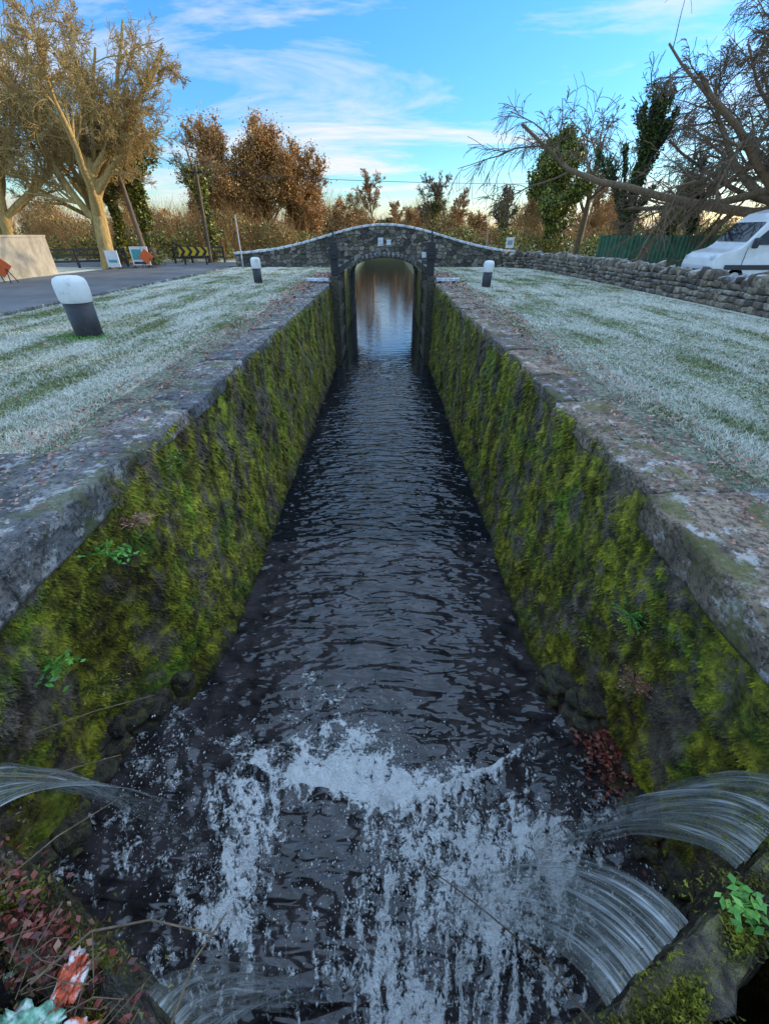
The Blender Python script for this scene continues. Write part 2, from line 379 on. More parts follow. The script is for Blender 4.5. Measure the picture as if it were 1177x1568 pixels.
obj('canal_water',np.stack([X,Y,Z],-1).reshape(-1,3),grid(len(yy),120)[:,::-1].copy(),M_foam,True,
    uv=np.stack([np.arctan2(X,Y+1)*.55,np.hypot(X,Y+1)*.8],-1).reshape(-1,2),attrs={'foam':f})
xx=np.linspace(-3.5,3.2,190);vv=np.linspace(0,1,190);Vv,X=np.meshgrid(vv,xx,indexing='ij')
y0=-.6;Y=y0+(edgeY(X)-y0)*np.minimum(Vv/.93,1)+.07*ss(.93,1,Vv)
Z=-3.03-.02*Vv-.30*ss(.925,1,Vv)+.03*np.exp(-((Vv-.915)/.02)**2)
def foam_up(X,Y):
    f=.28+.65*np.exp(-((X-.12*Y-.05)/.55)**2)*ss(.0,.4,Y)
    f+=.45*np.exp(-((X-1.35)/.6)**2-((Y-1.55)/.6)**2)+.5*np.exp(-((X-.85)/.35)**2-((Y-1.1)/.4)**2)
    f+=.6*np.exp(-((X+1.35)/.35)**2-((Y-1.35)/.4)**2)+.3*np.exp(-((X+1.0)/.6)**2-((Y-1.1)/.4)**2)
    f+=.35*np.exp(-((X+1.5)/.8)**2-((Y-2.)/.25)**2)
    f+=.8*np.exp(-((edgeY(X)-Y)/.12)**2)*np.exp(-(X/1.2)**2)+.16*np.exp(-((edgeY(X)-Y)/.05)**2)
    f-=.85*np.exp(-((X+.72)/.3)**2-((Y-1.45)/.35)**2)
    return f+.55*fbm(X*2.5,Y*2.5)
f=foam_up(X,Y);Z=Z+.12*np.clip(f,0.15,1.2)*fbm(X*8,Y*4,0,4)
obj('cascading_water',np.stack([X,Y,Z],-1).reshape(-1,3),grid(190,190)[:,::-1].copy(),M_foam,True,
    uv=np.stack([np.arctan2(X,Y+1)*.9,np.hypot(X,Y+1)*.8],-1).reshape(-1,2),attrs={'foam':f})
xs=np.linspace(-3.3,3.0,30);C=np.stack([xs,edgeY(xs)-.24,0*xs-3.32],1);H=np.tile([.105,.15,.12],(30,1))
V,F=blocks(C,H,.03,.02,CT3,rotz=np.arctan(.34*(xs+.15)));obj('breast_wall_sill',V,F,M_wet,True)
mb=MB();g=lambda x:-.35+.53*abs(x)
xs=np.linspace(-2.7,2.6,12);Vp=[];
for x in xs: Vp+= [(x,g(x)-.15,-.5),(x,-12,-.5)]
mb.add(Vp,[(2*i,2*i+1,2*i+3,2*i+2) for i in range(11)]);mb.obj('canal_water',M_water)
gate=empty('lock_gate',(0,.3,-.5))
for s in(-1,1):
    V0,F0=cube_t(30);d=np.array([s*.8836,.4683]);nrm=np.array([-s*.4683,.8836])
    for nm,(z0,z1,th,off) in {'top_rail':(-.80,-.56,.075,-.11),'planking':(-3.3,-.7,.04,-.12),'mid_rail':(-2.0,-1.75,.07,-.12)}.items():
        L=2.75;u=V0[:,0]*L/2+L/2;w=V0[:,1]*th+off;z=z0+(V0[:,2]+1)/2*(z1-z0)
        P=np.stack([d[0]*u+nrm[0]*w,-.15+d[1]*u+nrm[1]*w,z],1)
        P+= .06*np.stack([fbm(P[:,0]*9+k*9,P[:,1]*9,P[:,2]*9,4) for k in range(3)],1)
        obj(nm,P,F0,M_wood,True,parent=gate)
N=40000;s=rng.choice([-1,1],N,p=[.35,.65]);u=rng.uniform(.6,2.6,N);w=rng.normal(-.09,.06,N)
k=fbm(u*5*s,w*8,1.)+.15*rng.normal(size=N)>-.02;s=s[k];u=u[k];w=w[k];N=len(u)
c=np.stack([s*(.8836*u)-s*.4683*w,-.15+.4683*u+.8836*w,-.57+.035*rng.random(N)-.25*np.clip(w,0,1)],1);d=rng.normal(0,.006,(N,3));d2=rng.normal(0,.007,(N,3));d2[:,2]=np.abs(d2[:,2])+.004
V=np.stack([c-d,c+d,c+d2],1).reshape(-1,3);obj('gate_moss',V,np.arange(3*N).reshape(-1,3),moss_mat('gate_moss',.9),parent=gate)
def sheet(x0,x1,v0,land,curl=0.0,name='falling_water'):
    nu,nv=110,70;u=np.linspace(0,1,nu);v=np.linspace(0,1,nv);U,Vv=np.meshgrid(u,v,indexing='ij')
    xs=x0+(x1-x0)*U;s=np.sign((x0+x1)/2)
    gy=-.15+.53*np.abs(xs);T_=math.sqrt(2*(land+3.07)/9.81)
    tt=Vv*T_;vel=v0*(1+.45*fbm(U*3,U*0+x0,0,2)+curl*(U-.5))
    nx,ny=-s*.4683,.8836
    X=xs+nx*(vel*tt);Y=gy+ny*(vel*tt)
    Z=land-.5*9.81*tt**2
    r=(.05*(.25+Vv))*fbm(U*9,Vv*2.2,x0,4)
    X+=nx*r;Y+=ny*r;Z+=r*1.5
    return obj(name,np.stack([X,Y,Z],-1).reshape(-1,3),grid(nu,nv),M_fall,True,uv=np.stack([U*abs(x1-x0)*1.0,Vv*1.0],-1).reshape(-1,2))
sheet(.78,1.20,1.0,-.54,.2);sheet(1.5,2.05,.92,-.54,-.2);sheet(-2.2,-1.86,.95,-.54,.2);sheet(-.86,-.58,.5,-.56,.1)
def blob(n,cx,cy,sx,sy,h,z):
    a=rng.normal(0,1,(n,3));return np.stack([cx+sx*a[:,0],cy+sy*a[:,1],z+np.abs(a[:,2])*h*rng.random(n)],1)
P=np.concatenate([blob(1500,.1,1.2,.42,.5,.14,-3.0),blob(1300,-.3,2.15,.55,.28,.16,-3.2),blob(300,-.6,2.7,.5,.4,.05,-3.26),blob(800,.95,1.2,.4,.35,.15,-3.0),
   blob(800,1.5,1.5,.5,.3,.10,-3.0),blob(800,-1.35,1.4,.35,.35,.18,-3.0),blob(400,-2.3,1.9,.3,.4,.3,-3.0),blob(250,.6,2.3,.9,.3,.1,-3.2)])
P=P[(P[:,1]>.2)&(P[:,0]>-2.7)&(P[:,0]<2.6)];N=len(P)
s=rng.uniform(.002,.006,N)*rng.choice([1,1,1,1.8],N)
oc=np.array([[1,0,0],[-1,0,0],[0,1,0],[0,-1,0],[0,0,1],[0,0,-1]],float);of=np.array([[0,2,4],[2,1,4],[1,3,4],[3,0,4],[2,0,5],[1,2,5],[3,1,5],[0,3,5]])
st=np.stack([rng.uniform(.6,1.2,N),rng.uniform(.8,2.2,N),rng.uniform(.6,1.6,N)],1)
V=P[:,None]+oc[None]*(s[:,None]*st)[:,None];F=(of[None]+(np.arange(N)*6)[:,None,None]).reshape(-1,3)
obj('water_spray',V.reshape(-1,3),F,M_spray)
for side in(-1,1):
    n=60;Y=rng.uniform(.9,3.4,n);zc=-3.28+.5*rng.random(n)**1.6;X=wall_x(side,Y,zc)+side*.03
    H=rng.uniform(.07,.2,(n,3))*np.array([1,1.2,.8]);V,F=blocks(np.stack([X,Y,zc],1),H,.07,.07,cube_t(6),rotz=rng.uniform(0,3,n),nf=6)
    obj('rock_ledge',V,F,M_wet,True)

# ------------------------------------------------------------------ leaf clouds
def quads(C,s,flat=False,asp=.6):
    N=len(C);n=rng.normal(0,1,(N,3))
    if flat: n=n*np.array([.35,.35,.3])+np.array([0,0,1])
    n/=np.linalg.norm(n,axis=1,keepdims=True);r=rng.normal(0,1,(N,3));u=np.cross(n,r);u/=np.linalg.norm(u,axis=1,keepdims=True)+1e-9;w=np.cross(n,u)
    s=np.broadcast_to(np.asarray(s,float),(N,))[:,None]
    V=np.stack([C-u*s,C-w*s*asp-u*s*.1+n*s*.15,C+u*s,C+w*s*asp-u*s*.1+n*s*.15],1)
    return V.reshape(-1,3),np.arange(4*N).reshape(-1,4)
def scat(n,x0,x1,y0,y1,p=1.6): 
    return np.stack([rng.uniform(x0,x1,n),y0+(y1-y0)*rng.random(n)**p,rng.uniform(.035,.06,n)],1)
P=np.concatenate([scat(3200,-3.6,-2.75,.5,26),scat(900,-3.0,-2.35,.5,26),scat(800,-9,-3.5,3,26),scat(3000,2.55,3.4,.5,26),scat(600,2.2,2.7,.5,26),scat(800,3.3,9,2,26)])
V,F=quads(P,(.012+.0015*P[:,1])*rng.uniform(.7,1.5,len(P)),True);obj('fallen_leaves',V,F,M_fallen)
P=np.stack([2.42+.14*rng.normal(size=1100),2.5+.36*rng.normal(size=1100),-2.86+.04*rng.random(1100)],1);P[:,2]-=.6*np.clip(2.45-P[:,0],0,1)
V,F=quads(P,.026*rng.uniform(.7,1.4,1100),True);obj('fallen_leaves',V,F,M_wetleaf)
N=700;u=np.abs(rng.normal(1.45,.3,N));w=rng.normal(-.10,.06,N);P=np.stack([-(.8836*u)+.4683*w,-.15+.4683*u+.8836*w,-.54+.05*rng.random(N)],1)
V,F=quads(P,.013*rng.uniform(.6,1.7,len(P)),False);obj('fallen_leaves',V,F,M_wetleaf)
# ------------------------------------------------------------------ frosted grass
def grass(x0,x1,n):
    u=rng.random(n);Y=2.3*(13.0)**u;X=rng.uniform(x0,x1,n)
    e=(.25*fbm(Y*1.3,Y*0+(9 if x0>0 else 3)));
    k=np.where(x0>0,X>3.0+e,X<-3.3-e)&~((X<-2.8)&(X>-4.7)&(Y<3.3));X=X[k];Y=Y[k];n=len(X)
    h=rng.uniform(.018,.05,n)*(1+.8*fbm(X*2,Y*2));w=.0024*(1+Y*.5)*rng.uniform(.7,1.3,n)
    a=rng.uniform(0,np.pi,n);dx=np.cos(a)*w;dy=np.sin(a)*w;lx=rng.normal(0,.7,n)*h;ly=rng.normal(0,.7,n)*h
    V=np.stack([np.stack([X-dx,Y-dy,0*X],1),np.stack([X+dx,Y+dy,0*X],1),np.stack([X+lx,Y+ly,h],1)],1)
    obj('frosted_grass',V.reshape(-1,3),np.arange(3*n).reshape(-1,3),M_blade)
grass(-9.6,-3.0,200000);grass(2.7,9.2,200000)

# ------------------------------------------------------------------ bridge
br=empty('stone_bridge',(0,34.4,0))
def arch(x): return -.5+1.02*np.sqrt(np.clip(1-(np.asarray(x)/2.27)**2,0,1))
def spandrel(y0,y1):
    xs=np.unique(np.concatenate([np.linspace(-9.6,-2.28,20),np.linspace(-2.27,2.27,33),np.linspace(2.28,8.5,16)]))
    top=T(xs)-.07;bot=np.where(np.abs(xs)<=2.275,arch(xs),-3.7);mb=MB()
    for i in range(len(xs)-1):
        a,b=xs[i],xs[i+1];V=[(a,y0,bot[i]),(b,y0,bot[i+1]),(b,y0,top[i+1]),(a,y0,top[i]),(a,y1,bot[i]),(b,y1,bot[i+1]),(b,y1,top[i+1]),(a,y1,top[i])]
        if abs(bot[i]-bot[i+1])>1.5: bb=min(bot[i],bot[i+1]);V[0]=(a,y0,bb);V[1]=(b,y0,bb);V[4]=(a,y1,bb);V[5]=(b,y1,bb)
        mb.add(V,[(0,1,2,3),(5,4,7,6),(3,2,6,7),(1,0,4,5)])
    mb.obj('spandrel_wall',M_rub,parent=br)
spandrel(YB0,YB0+.42);spandrel(YB1-.42,YB1)
xs=np.linspace(-2.27,2.27,33);mb=MB();V=[]
pts=[(-2.27,-3.7)]+[(x,float(arch(x))) for x in xs]+[(2.27,-3.7)]
for x,z in pts: V+=[(x,YB0+.01,z),(x,YB1-.01,z)]
mb.add(V,[(2*i,2*i+2,2*i+3,2*i+1) for i in range(len(pts)-1)]);mb.obj('barrel_vault',M_rub,parent=br)
parts=[]
for th in np.linspace(rad(4),rad(176),25):
    x=2.27*math.cos(th);z=-.5+1.02*math.sin(th);nx,nz_=math.cos(th)*1.02,math.sin(th)*2.27;l=math.hypot(nx,nz_);nx/=l;nz_/=l
    v,f=blocks([(0,0,0)],[(.16,.16,.085+.035*abs(math.sin(th)))],.02,.012,CT3);
    a=math.atan2(nz_,nx);v2=np.stack([v[:,0]*math.cos(a)-v[:,2]*math.sin(a)+x+nx*.17,v[:,1]+YB0+.08,v[:,0]*math.sin(a)+v[:,2]*math.cos(a)+z+nz_*.17],1);parts.append((v2,f))
V,F=cat(parts);obj('voussoirs',V,F,M_cop,parent=br)
for yb in(YB0+.21,YB1-.21):
    xs=np.arange(-9.4,8.4,.55);C=np.stack([xs,0*xs+yb,T(xs)-.02],1);H=np.tile([.262,.27,.075],(len(xs),1))
    V0,F=blocks(C*0,H,.03,0,CT3);n=len(CT3[0]);V0=V0.reshape(len(xs),n,3)
    sl=(T(xs+.05)-T(xs-.05))/.1;V0[...,2]+=V0[...,0]*sl[:,None];V0+=C[:,None]
    V0+=.012*np.stack([fbm(V0[...,0]*4+k*9,V0[...,1]*4,V0[...,2]*4) for k in range(3)],-1)
    obj('parapet_coping',V0.reshape(-1,3),F,M_fcop,parent=br)
V,F=box(-.42,-.08,YB0-.03,YB0+.05,1.15,1.6);V2,F2=box(.12,.42,YB0-.025,YB0+.05,1.2,1.5)
mb=MB();mb.add(V,F);mb.add(V2,F2);mb.obj('date_stone',M_fcop,parent=br)
def rubble_wall(name,path,h,th=.24,top=True):
    path=np.array(path,float);seg=np.linalg.norm(np.diff(path,axis=0),axis=1);cum=np.concatenate([[0],np.cumsum(seg)])
    e=empty(name,(path[-1][0],path[-1][1],0));C=[];H=[];A=[]
    def at(s):
        i=min(np.searchsorted(cum,s,side='right')-1,len(seg)-1);f=(s-cum[i])/seg[i];p=path[i]*(1-f)+path[i+1]*f;d=path[i+1]-path[i];return p,math.atan2(d[1],d[0])
    z=0
    while z<h-.12:
        ch=rng.uniform(.13,.2);s=rng.uniform(0,.2)
        while s<cum[-1]-.1:
            L=rng.uniform(.16,.42);p,a=at(min(s+L/2,cum[-1]));C.append((p[0],p[1],z+ch/2));H.append((L/2,th*rng.uniform(.88,1.1),ch/2*rng.uniform(.85,1.15)));A.append(a+rng.normal(0,.05));s+=L
        z+=ch
    V,F=blocks(C,H,.055,.06,CT3,rotz=np.array(A),nf=5,tilt=.06);obj('stones',V,F,M_stn,True,parent=e)
    C=[];H=[];A=[];s=0
    while s<cum[-1]:
        L=rng.uniform(.1,.26);p,a=at(min(s+L/2,cum[-1]));hh=rng.uniform(.07,.17);C.append((p[0],p[1],z+hh*.8));H.append((L/2,th*.95,hh));A.append(a+rng.normal(0,.15));s+=L
    V,F=blocks(C,H,.06,.06,CT3,rotz=np.array(A),nf=5,tilt=.2);obj('coping_stones',V,F,M_stn,True,parent=e)
rubble_wall('stone_wall',[(7.6,31.3),(9.0,30.2),(9.5,27.5),(9.6,20),(9.7,12),(9.75,2),(9.8,-8)],.66)
def bollard(x,y,r,h,lean=(0,0)):
    e=empty('mooring_bollard',(x,y,0))
    p=[(r*.86,0),(r*.84,h*.2),(r*.88,h*.62)]
    V,F=lathe(p,(x,y,-.03),24,lean);obj('black_shaft',V,F,M_black,True,parent=e)
    p=[(r*.885,h*.60),(r*.97,h*.64),(r*1.0,h*.8),(r*.98,h*.90),(r*.88,h*.96),(r*.6,h*.995),(r*.2,h*1.005)]
    V,F=lathe(p,(x,y,-.03),24,lean);obj('white_cap',V,F,M_white,True,parent=e)
bollard(-5.93,9.0,.29,1.12,(-.03,0));bollard(-5.35,20.2,.2,1.0);bollard(3.98,18.6,.2,.95,(.03,0))
P=np.stack([-5.9+.3*rng.normal(size=1100),8.85+.18*rng.normal(size=1100),.02+.05*rng.random(1100)],1);V,F=quads(P,.025,False,.22);obj('grass_tuft',V,F,M_fresh)
def lower_gate(s):
    x=(XL if s<0 else XR)-s*.22;e=empty('lock_gate',(x,22,0));mb=MB()
    for i in range(8):
        y=20.0+i*.35;mb.add(*box(x-.05,x+.05,y,y+.335,-3.7,-.05))
    for z in(-.35,-1.3,-2.3,-3.2): mb.add(*box(x-.12,x+.12,19.95,22.9,z,z+.26))
    mb.add(*box(x-.16,x+.16,19.8,20.05,-3.7,.30));mb.add(*box(x-.17,x+.17,22.8,23.15,-3.7,.75))
    mb.obj('leaf',M_wood,parent=e)
    mb=MB();mb.add(*box(x-.15,x+.15,20.62,27.0,.32,.60));mb.obj('balance_beam',M_black,parent=e)
    if s>0:
        mb=MB();mb.add(*box(x-.36,x-.2,20.2,20.5,.95,1.14)) ;mb.obj('white_gear_case',M_white,parent=e)
    mb=MB();mb.add(*box(x-.15,x+.15,20.1,20.4,.31,1.5));mb.add(*box(x-.21,x+.21,20.06,20.44,1.05,1.28));mb.add(*box(x-.2,x+.2,20.0,20.09,.92,1.0));mb.add(*box(x-.21,x+.21,19.98,20.5,.18,.305))
    V,F=path_tube([(x,20.25,1.5),(x,20.25,1.9)],.05,.035);mb.add(V,F)
    mb.obj('paddle_gear',M_black,parent=e)
    mb=MB();mb.add(*box(x+s*.28-.0,x+s*1.25,20.2,20.5,.10,.2) if s>0 else box(x-1.25,x-.28,20.2,20.5,.10,.2));mb.obj('frosted_walkway',M_fcop,parent=e)
    mb=MB()
    for q in(.45,1.05): mb.add(*box(x+s*q-.06,x+s*q+.06,20.28,20.42,0,.1))
    mb.obj('walkway_blocks',M_black,parent=e)
lower_gate(-1);lower_gate(1)

# ------------------------------------------------------------------ van
def van():
    x0=12.4;y0=18.4;W=1.95;e=empty('parked_van',(15,19.5,0))
    prof=[(0.02,.45),(0,.75),(.06,1.0),(.28,1.16),(.80,1.30),(1.02,1.45),(1.62,2.18),(1.95,2.42),(2.5,2.56),(5.4,2.6),(5.56,2.5),(5.6,1.2),(5.6,.45)]
    def ins(z): return .0 if z<1.2 else (z-1.2)*.10
    n=len(prof);lay=[(0.0,1),(.06,0),(W-.06,0),(W,1)]
    mb=MB();Vv=[]
    for k,(w,edge) in enumerate(lay):
        for (px,pz) in prof:
            q=ins(pz);yy=y0+w+(q if w<W/2 else -q);c=np.array([2.8,1.4]);p=np.array([px,pz])
            if edge: p=c+(p-c)*np.array([.985,.96])
            Vv.append((x0+p[0],yy,p[1]))
    F=[]
    for k in range(3):
        for i in range(n):
            j=(i+1)%n;F.append((k*n+i,k*n+j,(k+1)*n+j,(k+1)*n+i))
    F.append(tuple(range(n))[::-1]);F.append(tuple(3*n+i for i in range(n)))
    t=MT('van_white');nn=t.noise(3,5);m=t.bsdf(t.ramp(nn,[(.3,(.60,.61,.62)),(.7,(.72,.73,.74))]),.3,Coat_Weight=.5)
    mb.add(Vv,F);o=mb.obj('body',m,False,e);b=o.modifiers.new('b','BEVEL');b.width=.03;b.segments=2;b.limit_method='ANGLE';b.angle_limit=rad(35)
    t=MT('van_glass');g=t.bsdf((.02,.025,.03),.05)
    def panel(pts,y,name,mat,dy=-.012):
        P=[(x0+a,y+ins(b)+dy,b) for a,b in pts];Q=[(p[0],p[1]+.02,p[2]) for p in P];k=len(P)
        F=[tuple(range(k))]+[tuple(range(k,2*k))[::-1]]+[(i,(i+1)%k,k+(i+1)%k,k+i) for i in range(k)]
        mb=MB();mb.add(P+Q,F);mb.obj(name,mat,False,e)
    panel([(1.25,1.42),(2.15,1.42),(2.15,2.02),(1.80,2.02),(1.45,1.68)],y0,'side_window',g)
    wi=[(1.10,1.50),(1.60,2.10)];P=[]
    for px,pz in wi:
        for w in(.10,W-.10): P.append((x0+px-.05,y0+w+(ins(pz) if w<1 else -ins(pz)),pz+.04))
    mb=MB();mb.add(P,[(0,1,3,2)]);mb.obj('windscreen',g,False,e)
    trim=simple('van_trim',(.03,.03,.033),.5)
    for a in(1.12,2.25,3.5): panel([(a,.55),(a+.015,.55),(a+.015,2.3 if a>2 else 1.35),(a,2.3 if a>2 else 1.35)],y0,'door_seam',trim,-.006)
    panel([(.5,.62),(5.4,.62),(5.4,.78),(.5,.78)],y0,'side_moulding',trim,-.02)
    panel([(1.95,1.25),(2.15,1.25),(2.15,1.29),(1.95,1.29)],y0,'door_handle',trim,-.03)
    panel([(3.7,1.2),(5.2,1.2),(5.2,1.21),(3.7,1.21)],y0,'crease',trim,-.004)
    mb=MB();mb.add(*box(x0-.06,x0+.25,y0+.05,y0+W-.05,.32,.62));mb.obj('front_bumper',trim,parent=e)
    V,F=blocks([(x0+1.25,y0-.14,1.48)],[(.07,.12,.17)],.05,0);obj('wing_mirror',V,F,trim,True,parent=e)
    lamp=simple('headlamp',(.55,.58,.6),.1);V,F=blocks([(x0+.2,y0+.2,.95),(x0+.2,y0+W-.2,.95)],[(.16,.17,.13)]*2,.06,0);obj('headlamp',V,F,lamp,True,parent=e)
    tyre=simple('tyre',(.02,.02,.02),.8);hub=simple('hub',(.4,.4,.42),.3)
    for a in(1.0,4.5):
        for yy in(y0+.12,y0+W-.12):
            for rr,ww,mm in((.34,.12,tyre),(.2,.13,hub)):
                th=np.linspace(0,2*np.pi,24,endpoint=False);V=[(x0+a+rr*math.cos(q),yy+d,.34+rr*math.sin(q)) for d in(-ww,ww) for q in th]
                F=[(i,(i+1)%24,24+(i+1)%24,24+i) for i in range(24)]+[tuple(range(24))[::-1],tuple(range(24,48))]
                mb=MB();mb.add(V,F);mb.obj('wheel',mm,parent=e)
van()
mb=MB();xs=np.arange(12.3,23,.06);zig=np.where((np.arange(len(xs))//2)%2==0,0,.05)
V=[];
for x,zg in zip(xs,zig): V+=[(x,28.6+zg,0),(x,28.6+zg,1.72)]
mb.add(V,[(2*i,2*i+2,2*i+3,2*i+1) for i in range(len(xs)-1)]);
for x in np.arange(12.3,23,2.1): mb.add(*box(x,x+.08,28.52,28.59,0,1.78))
mb.obj('metal_fence',simple('green_sheet',(.05,.14,.08),.5,.35,3))
# ------------------------------------------------------------------ left roadside things
t=MT('concrete');n=t.noise(2,5,.7);c=t.ramp(n,[(.3,(.2,.18,.14)),(.7,(.42,.37,.29))]);M_con=t.bsdf(c,.85,n,.3,.02)
e=empty('concrete_wall',(-18,24,0))
P=[(-17.3,14),(-17.2,19),(-17.4,24),(-17.9,26.4)];mb=MB()
for (a,b),(c2,d) in zip(P[:-1],P[1:]):
    mb.add([(a,b,0),(c2,d,0),(c2,d,1.65),(a,b,1.65),(a-.3,b,0),(c2-.3,d,0),(c2-.3,d,1.65),(a-.3,b,1.65)],[(0,1,2,3),(5,4,7,6),(3,2,6,7),(1,5,6,2),(4,0,3,7)])
mb.obj('wall_body',M_con,parent=e)
mb=MB()
for (a,b),(c2,d) in zip(P[:-1],P[1:]):
    mb.add([(a+.04,b,1.653),(c2+.04,d,1.653),(c2+.04,d,1.74),(a+.04,b,1.74),(a-.34,b,1.653),(c2-.34,d,1.653),(c2-.34,d,1.74),(a-.34,b,1.74)],[(0,1,2,3),(5,4,7,6),(3,2,6,7),(1,5,6,2),(0,4,5,1)])
mb.obj('wall_cap',M_con,parent=e)
def timber_fence(x0,x1,y0,y1,n):
    mb=MB()
    for i in range(n+1):
        f=i/n;x=x0+(x1-x0)*f;y=y0+(y1-y0)*f;mb.add(*box(x-.06,x+.06,y-.06,y+.06,0,1.05))
    for z in(.3,.62,.92):
        V=[(x0,y0-.08,z),(x1,y1-.08,z),(x1,y1-.08,z+.12),(x0,y0-.08,z+.12),(x0,y0-.04,z),(x1,y1-.04,z),(x1,y1-.04,z+.12),(x0,y0-.04,z+.12)]
        mb.add(V,[(0,1,2,3),(5,4,7,6),(3,2,6,7),(1,0,4,5)])
    mb.obj('timber_fence',M_black)
timber_fence(-21.5,-17.0,29,32.2,4);timber_fence(-15.2,-12.2,35.5,37.3,3)
M_or=simple('orange_sheet',(.75,.13,.02),.5,.1);M_yel=simple('yellow_sheet',(.75,.5,.02),.5,.1);M_teal=simple('teal_sheet',(.08,.35,.36),.5)
def board(name,x,y,w,h,z0,parts,legs=True,yaw=0):
    e=empty(name,(x,y,0));c,s=math.cos(yaw),math.sin(yaw)
    def R(V): V=np.array(V,float);return np.stack([x+V[:,0]*c-V[:,1]*s,y+V[:,0]*s+V[:,1]*c,V[:,2]],1)
    V,F=box(-w/2,w/2,-.02,.02,z0,z0+h);mb=MB();mb.add(R(V),F);mb.obj('panel',M_white,parent=e)
    for nm,pts,m in parts:
        k=len(pts);V=[(a,-.028,b) for a,b in pts];mb=MB();mb.add(R(V),[tuple(range(k))]);mb.obj(nm,m,parent=e)
    if legs:
        mb=MB()
        for a in(-w/2+.04,w/2-.04):
            V,F=box(a-.03,a+.03,.021,.07,0,z0+h*.9);mb.add(R(V),F);V,F=box(a-.03,a+.03,-.3,.35,0,.05);mb.add(R(V),F)
        mb.obj('legs',M_black,parent=e)
board('notice_board',-16.3,29.3,.75,.85,.12,[('text_block',[(-.25,.35),(.25,.35),(.25,.5),(-.25,.5)],M_teal)])
board('information_sign',-15.2,30.5,1.1,1.0,.15,[('picture',[(-.45,.45),(.15,.45),(.15,1.0),(-.45,1.0)],M_teal),('stripe',[(-.45,.22),(.45,.22),(.45,.34),(-.45,.34)],M_black)])
def diamond(x,y,yaw,h=.55):
    e=empty('roadworks_sign',(x,y,0));r=.42;c,s=math.cos(yaw),math.sin(yaw)
    V=[(-r,0,h+r*.2),(0,0,h-r*.8),(r,0,h+r*.2),(0,0,h+r*1.2)];V=[(x+a*c,y+a*s,z) for a,_,z in V]
    V+=[(p[0]-s*-.02,p[1]+.02,p[2]) for p in V];mb=MB();mb.add(V,[(0,1,2,3),(7,6,5,4),(0,4,5,1),(1,5,6,2),(2,6,7,3),(3,7,4,0)]);mb.obj('plate',M_or,parent=e)
    mb=MB();
    for a in(-.2,.2): mb.add(*path_tube([(x+a*c,y+.03,h),(x+a*c*1.6,y+.3,0)],.02,.02));mb.add(*path_tube([(x+a*c,y+.03,h),(x+a*c*1.6,y-.15,0)],.02,.02))
    mb.obj('stand',M_black,parent=e)
diamond(-16.2,20.4,.3);diamond(-14.6,30.0,.2)
e=empty('chevron_sign',(-13,34,0));mb=MB();mb.add(*box(-14.2,-12.2,34.02,34.06,.55,1.05));mb.obj('panel',M_yel,parent=e)
mb=MB()
for i in range(4):
    a=-14.15+i*.5
    for sgn in(0,1):
        z0,z1=(.55,.8) if sgn==0 else (1.05,.8)
        mb.add([(a,34.012,z0),(a+.22,34.012,z0),(a+.42,34.012,z1),(a+.2,34.012,z1)],[(0,1,2,3)] if sgn==0 else [(3,2,1,0)])
mb.obj('chevrons',M_black,parent=e);mb=MB();mb.add(*box(-14,-13.9,34.08,34.16,0,1.0));mb.add(*box(-12.5,-12.4,34.08,34.16,0,1.0));mb.obj('posts',M_black,parent=e)
M_pole=bark('pole_wood',(.08,.055,.035),(.2,.14,.09));M_grey=simple('galvanised',(.35,.36,.37),.4)
def pole(name,p0,p1,r,mat,arm=True):
    e=empty(name,p0);V,F=path_tube([p0,p1],r,r*.75,10);obj('shaft',V,F,mat,True,parent=e)
    if arm:
        mb=MB();x,y,z=p1;mb.add(*box(x-.45,x+.45,y-.05,y+.05,z-.35,z-.25))
        for a in(-.35,0,.35): mb.add(*lathe([(.03,0),(.05,.05),(.03,.12)],(x+a,y,z-.25),8))
        mb.obj('crossarm',M_black,parent=e)
pole('utility_pole',(-15.0,31,0),(-15.6,31,7.0),.15,M_pole);pole('utility_pole',(-13.0,36.5,0),(-12.8,36.5,5.6),.14,M_pole)
pole('sign_post',(-8.9,30.5,0),(-8.9,30.5,2.7),.05,M_grey,False);pole('sign_post',(8.2,40,0),(8.2,40,2.1),.04,M_grey,False)
def wire(p,q,sag):
    u=np.linspace(0,1,24)[:,None];P=np.array(p)*(1-u)+np.array(q)*u;P[:,2]-=sag*4*(u[:,0]*(1-u[:,0]));return tubes(P[None],np.full((1,24),.014),4)
V,F=cat([wire((-12.8,36.5,5.3),(24,41,5.2),.35),wire((-15.6,31,6.8),(-12.8,36.5,5.3),.15),wire((-15.6,31,6.8),(-40,26,7.5),.5)]);obj('overhead_wire',V,F,M_black)
board('white_sign',9.7,38.5,.6,.7,.9,[('text_block',[(-.2,1.1),(.2,1.1),(.2,1.4),(-.2,1.4)],M_grey)])

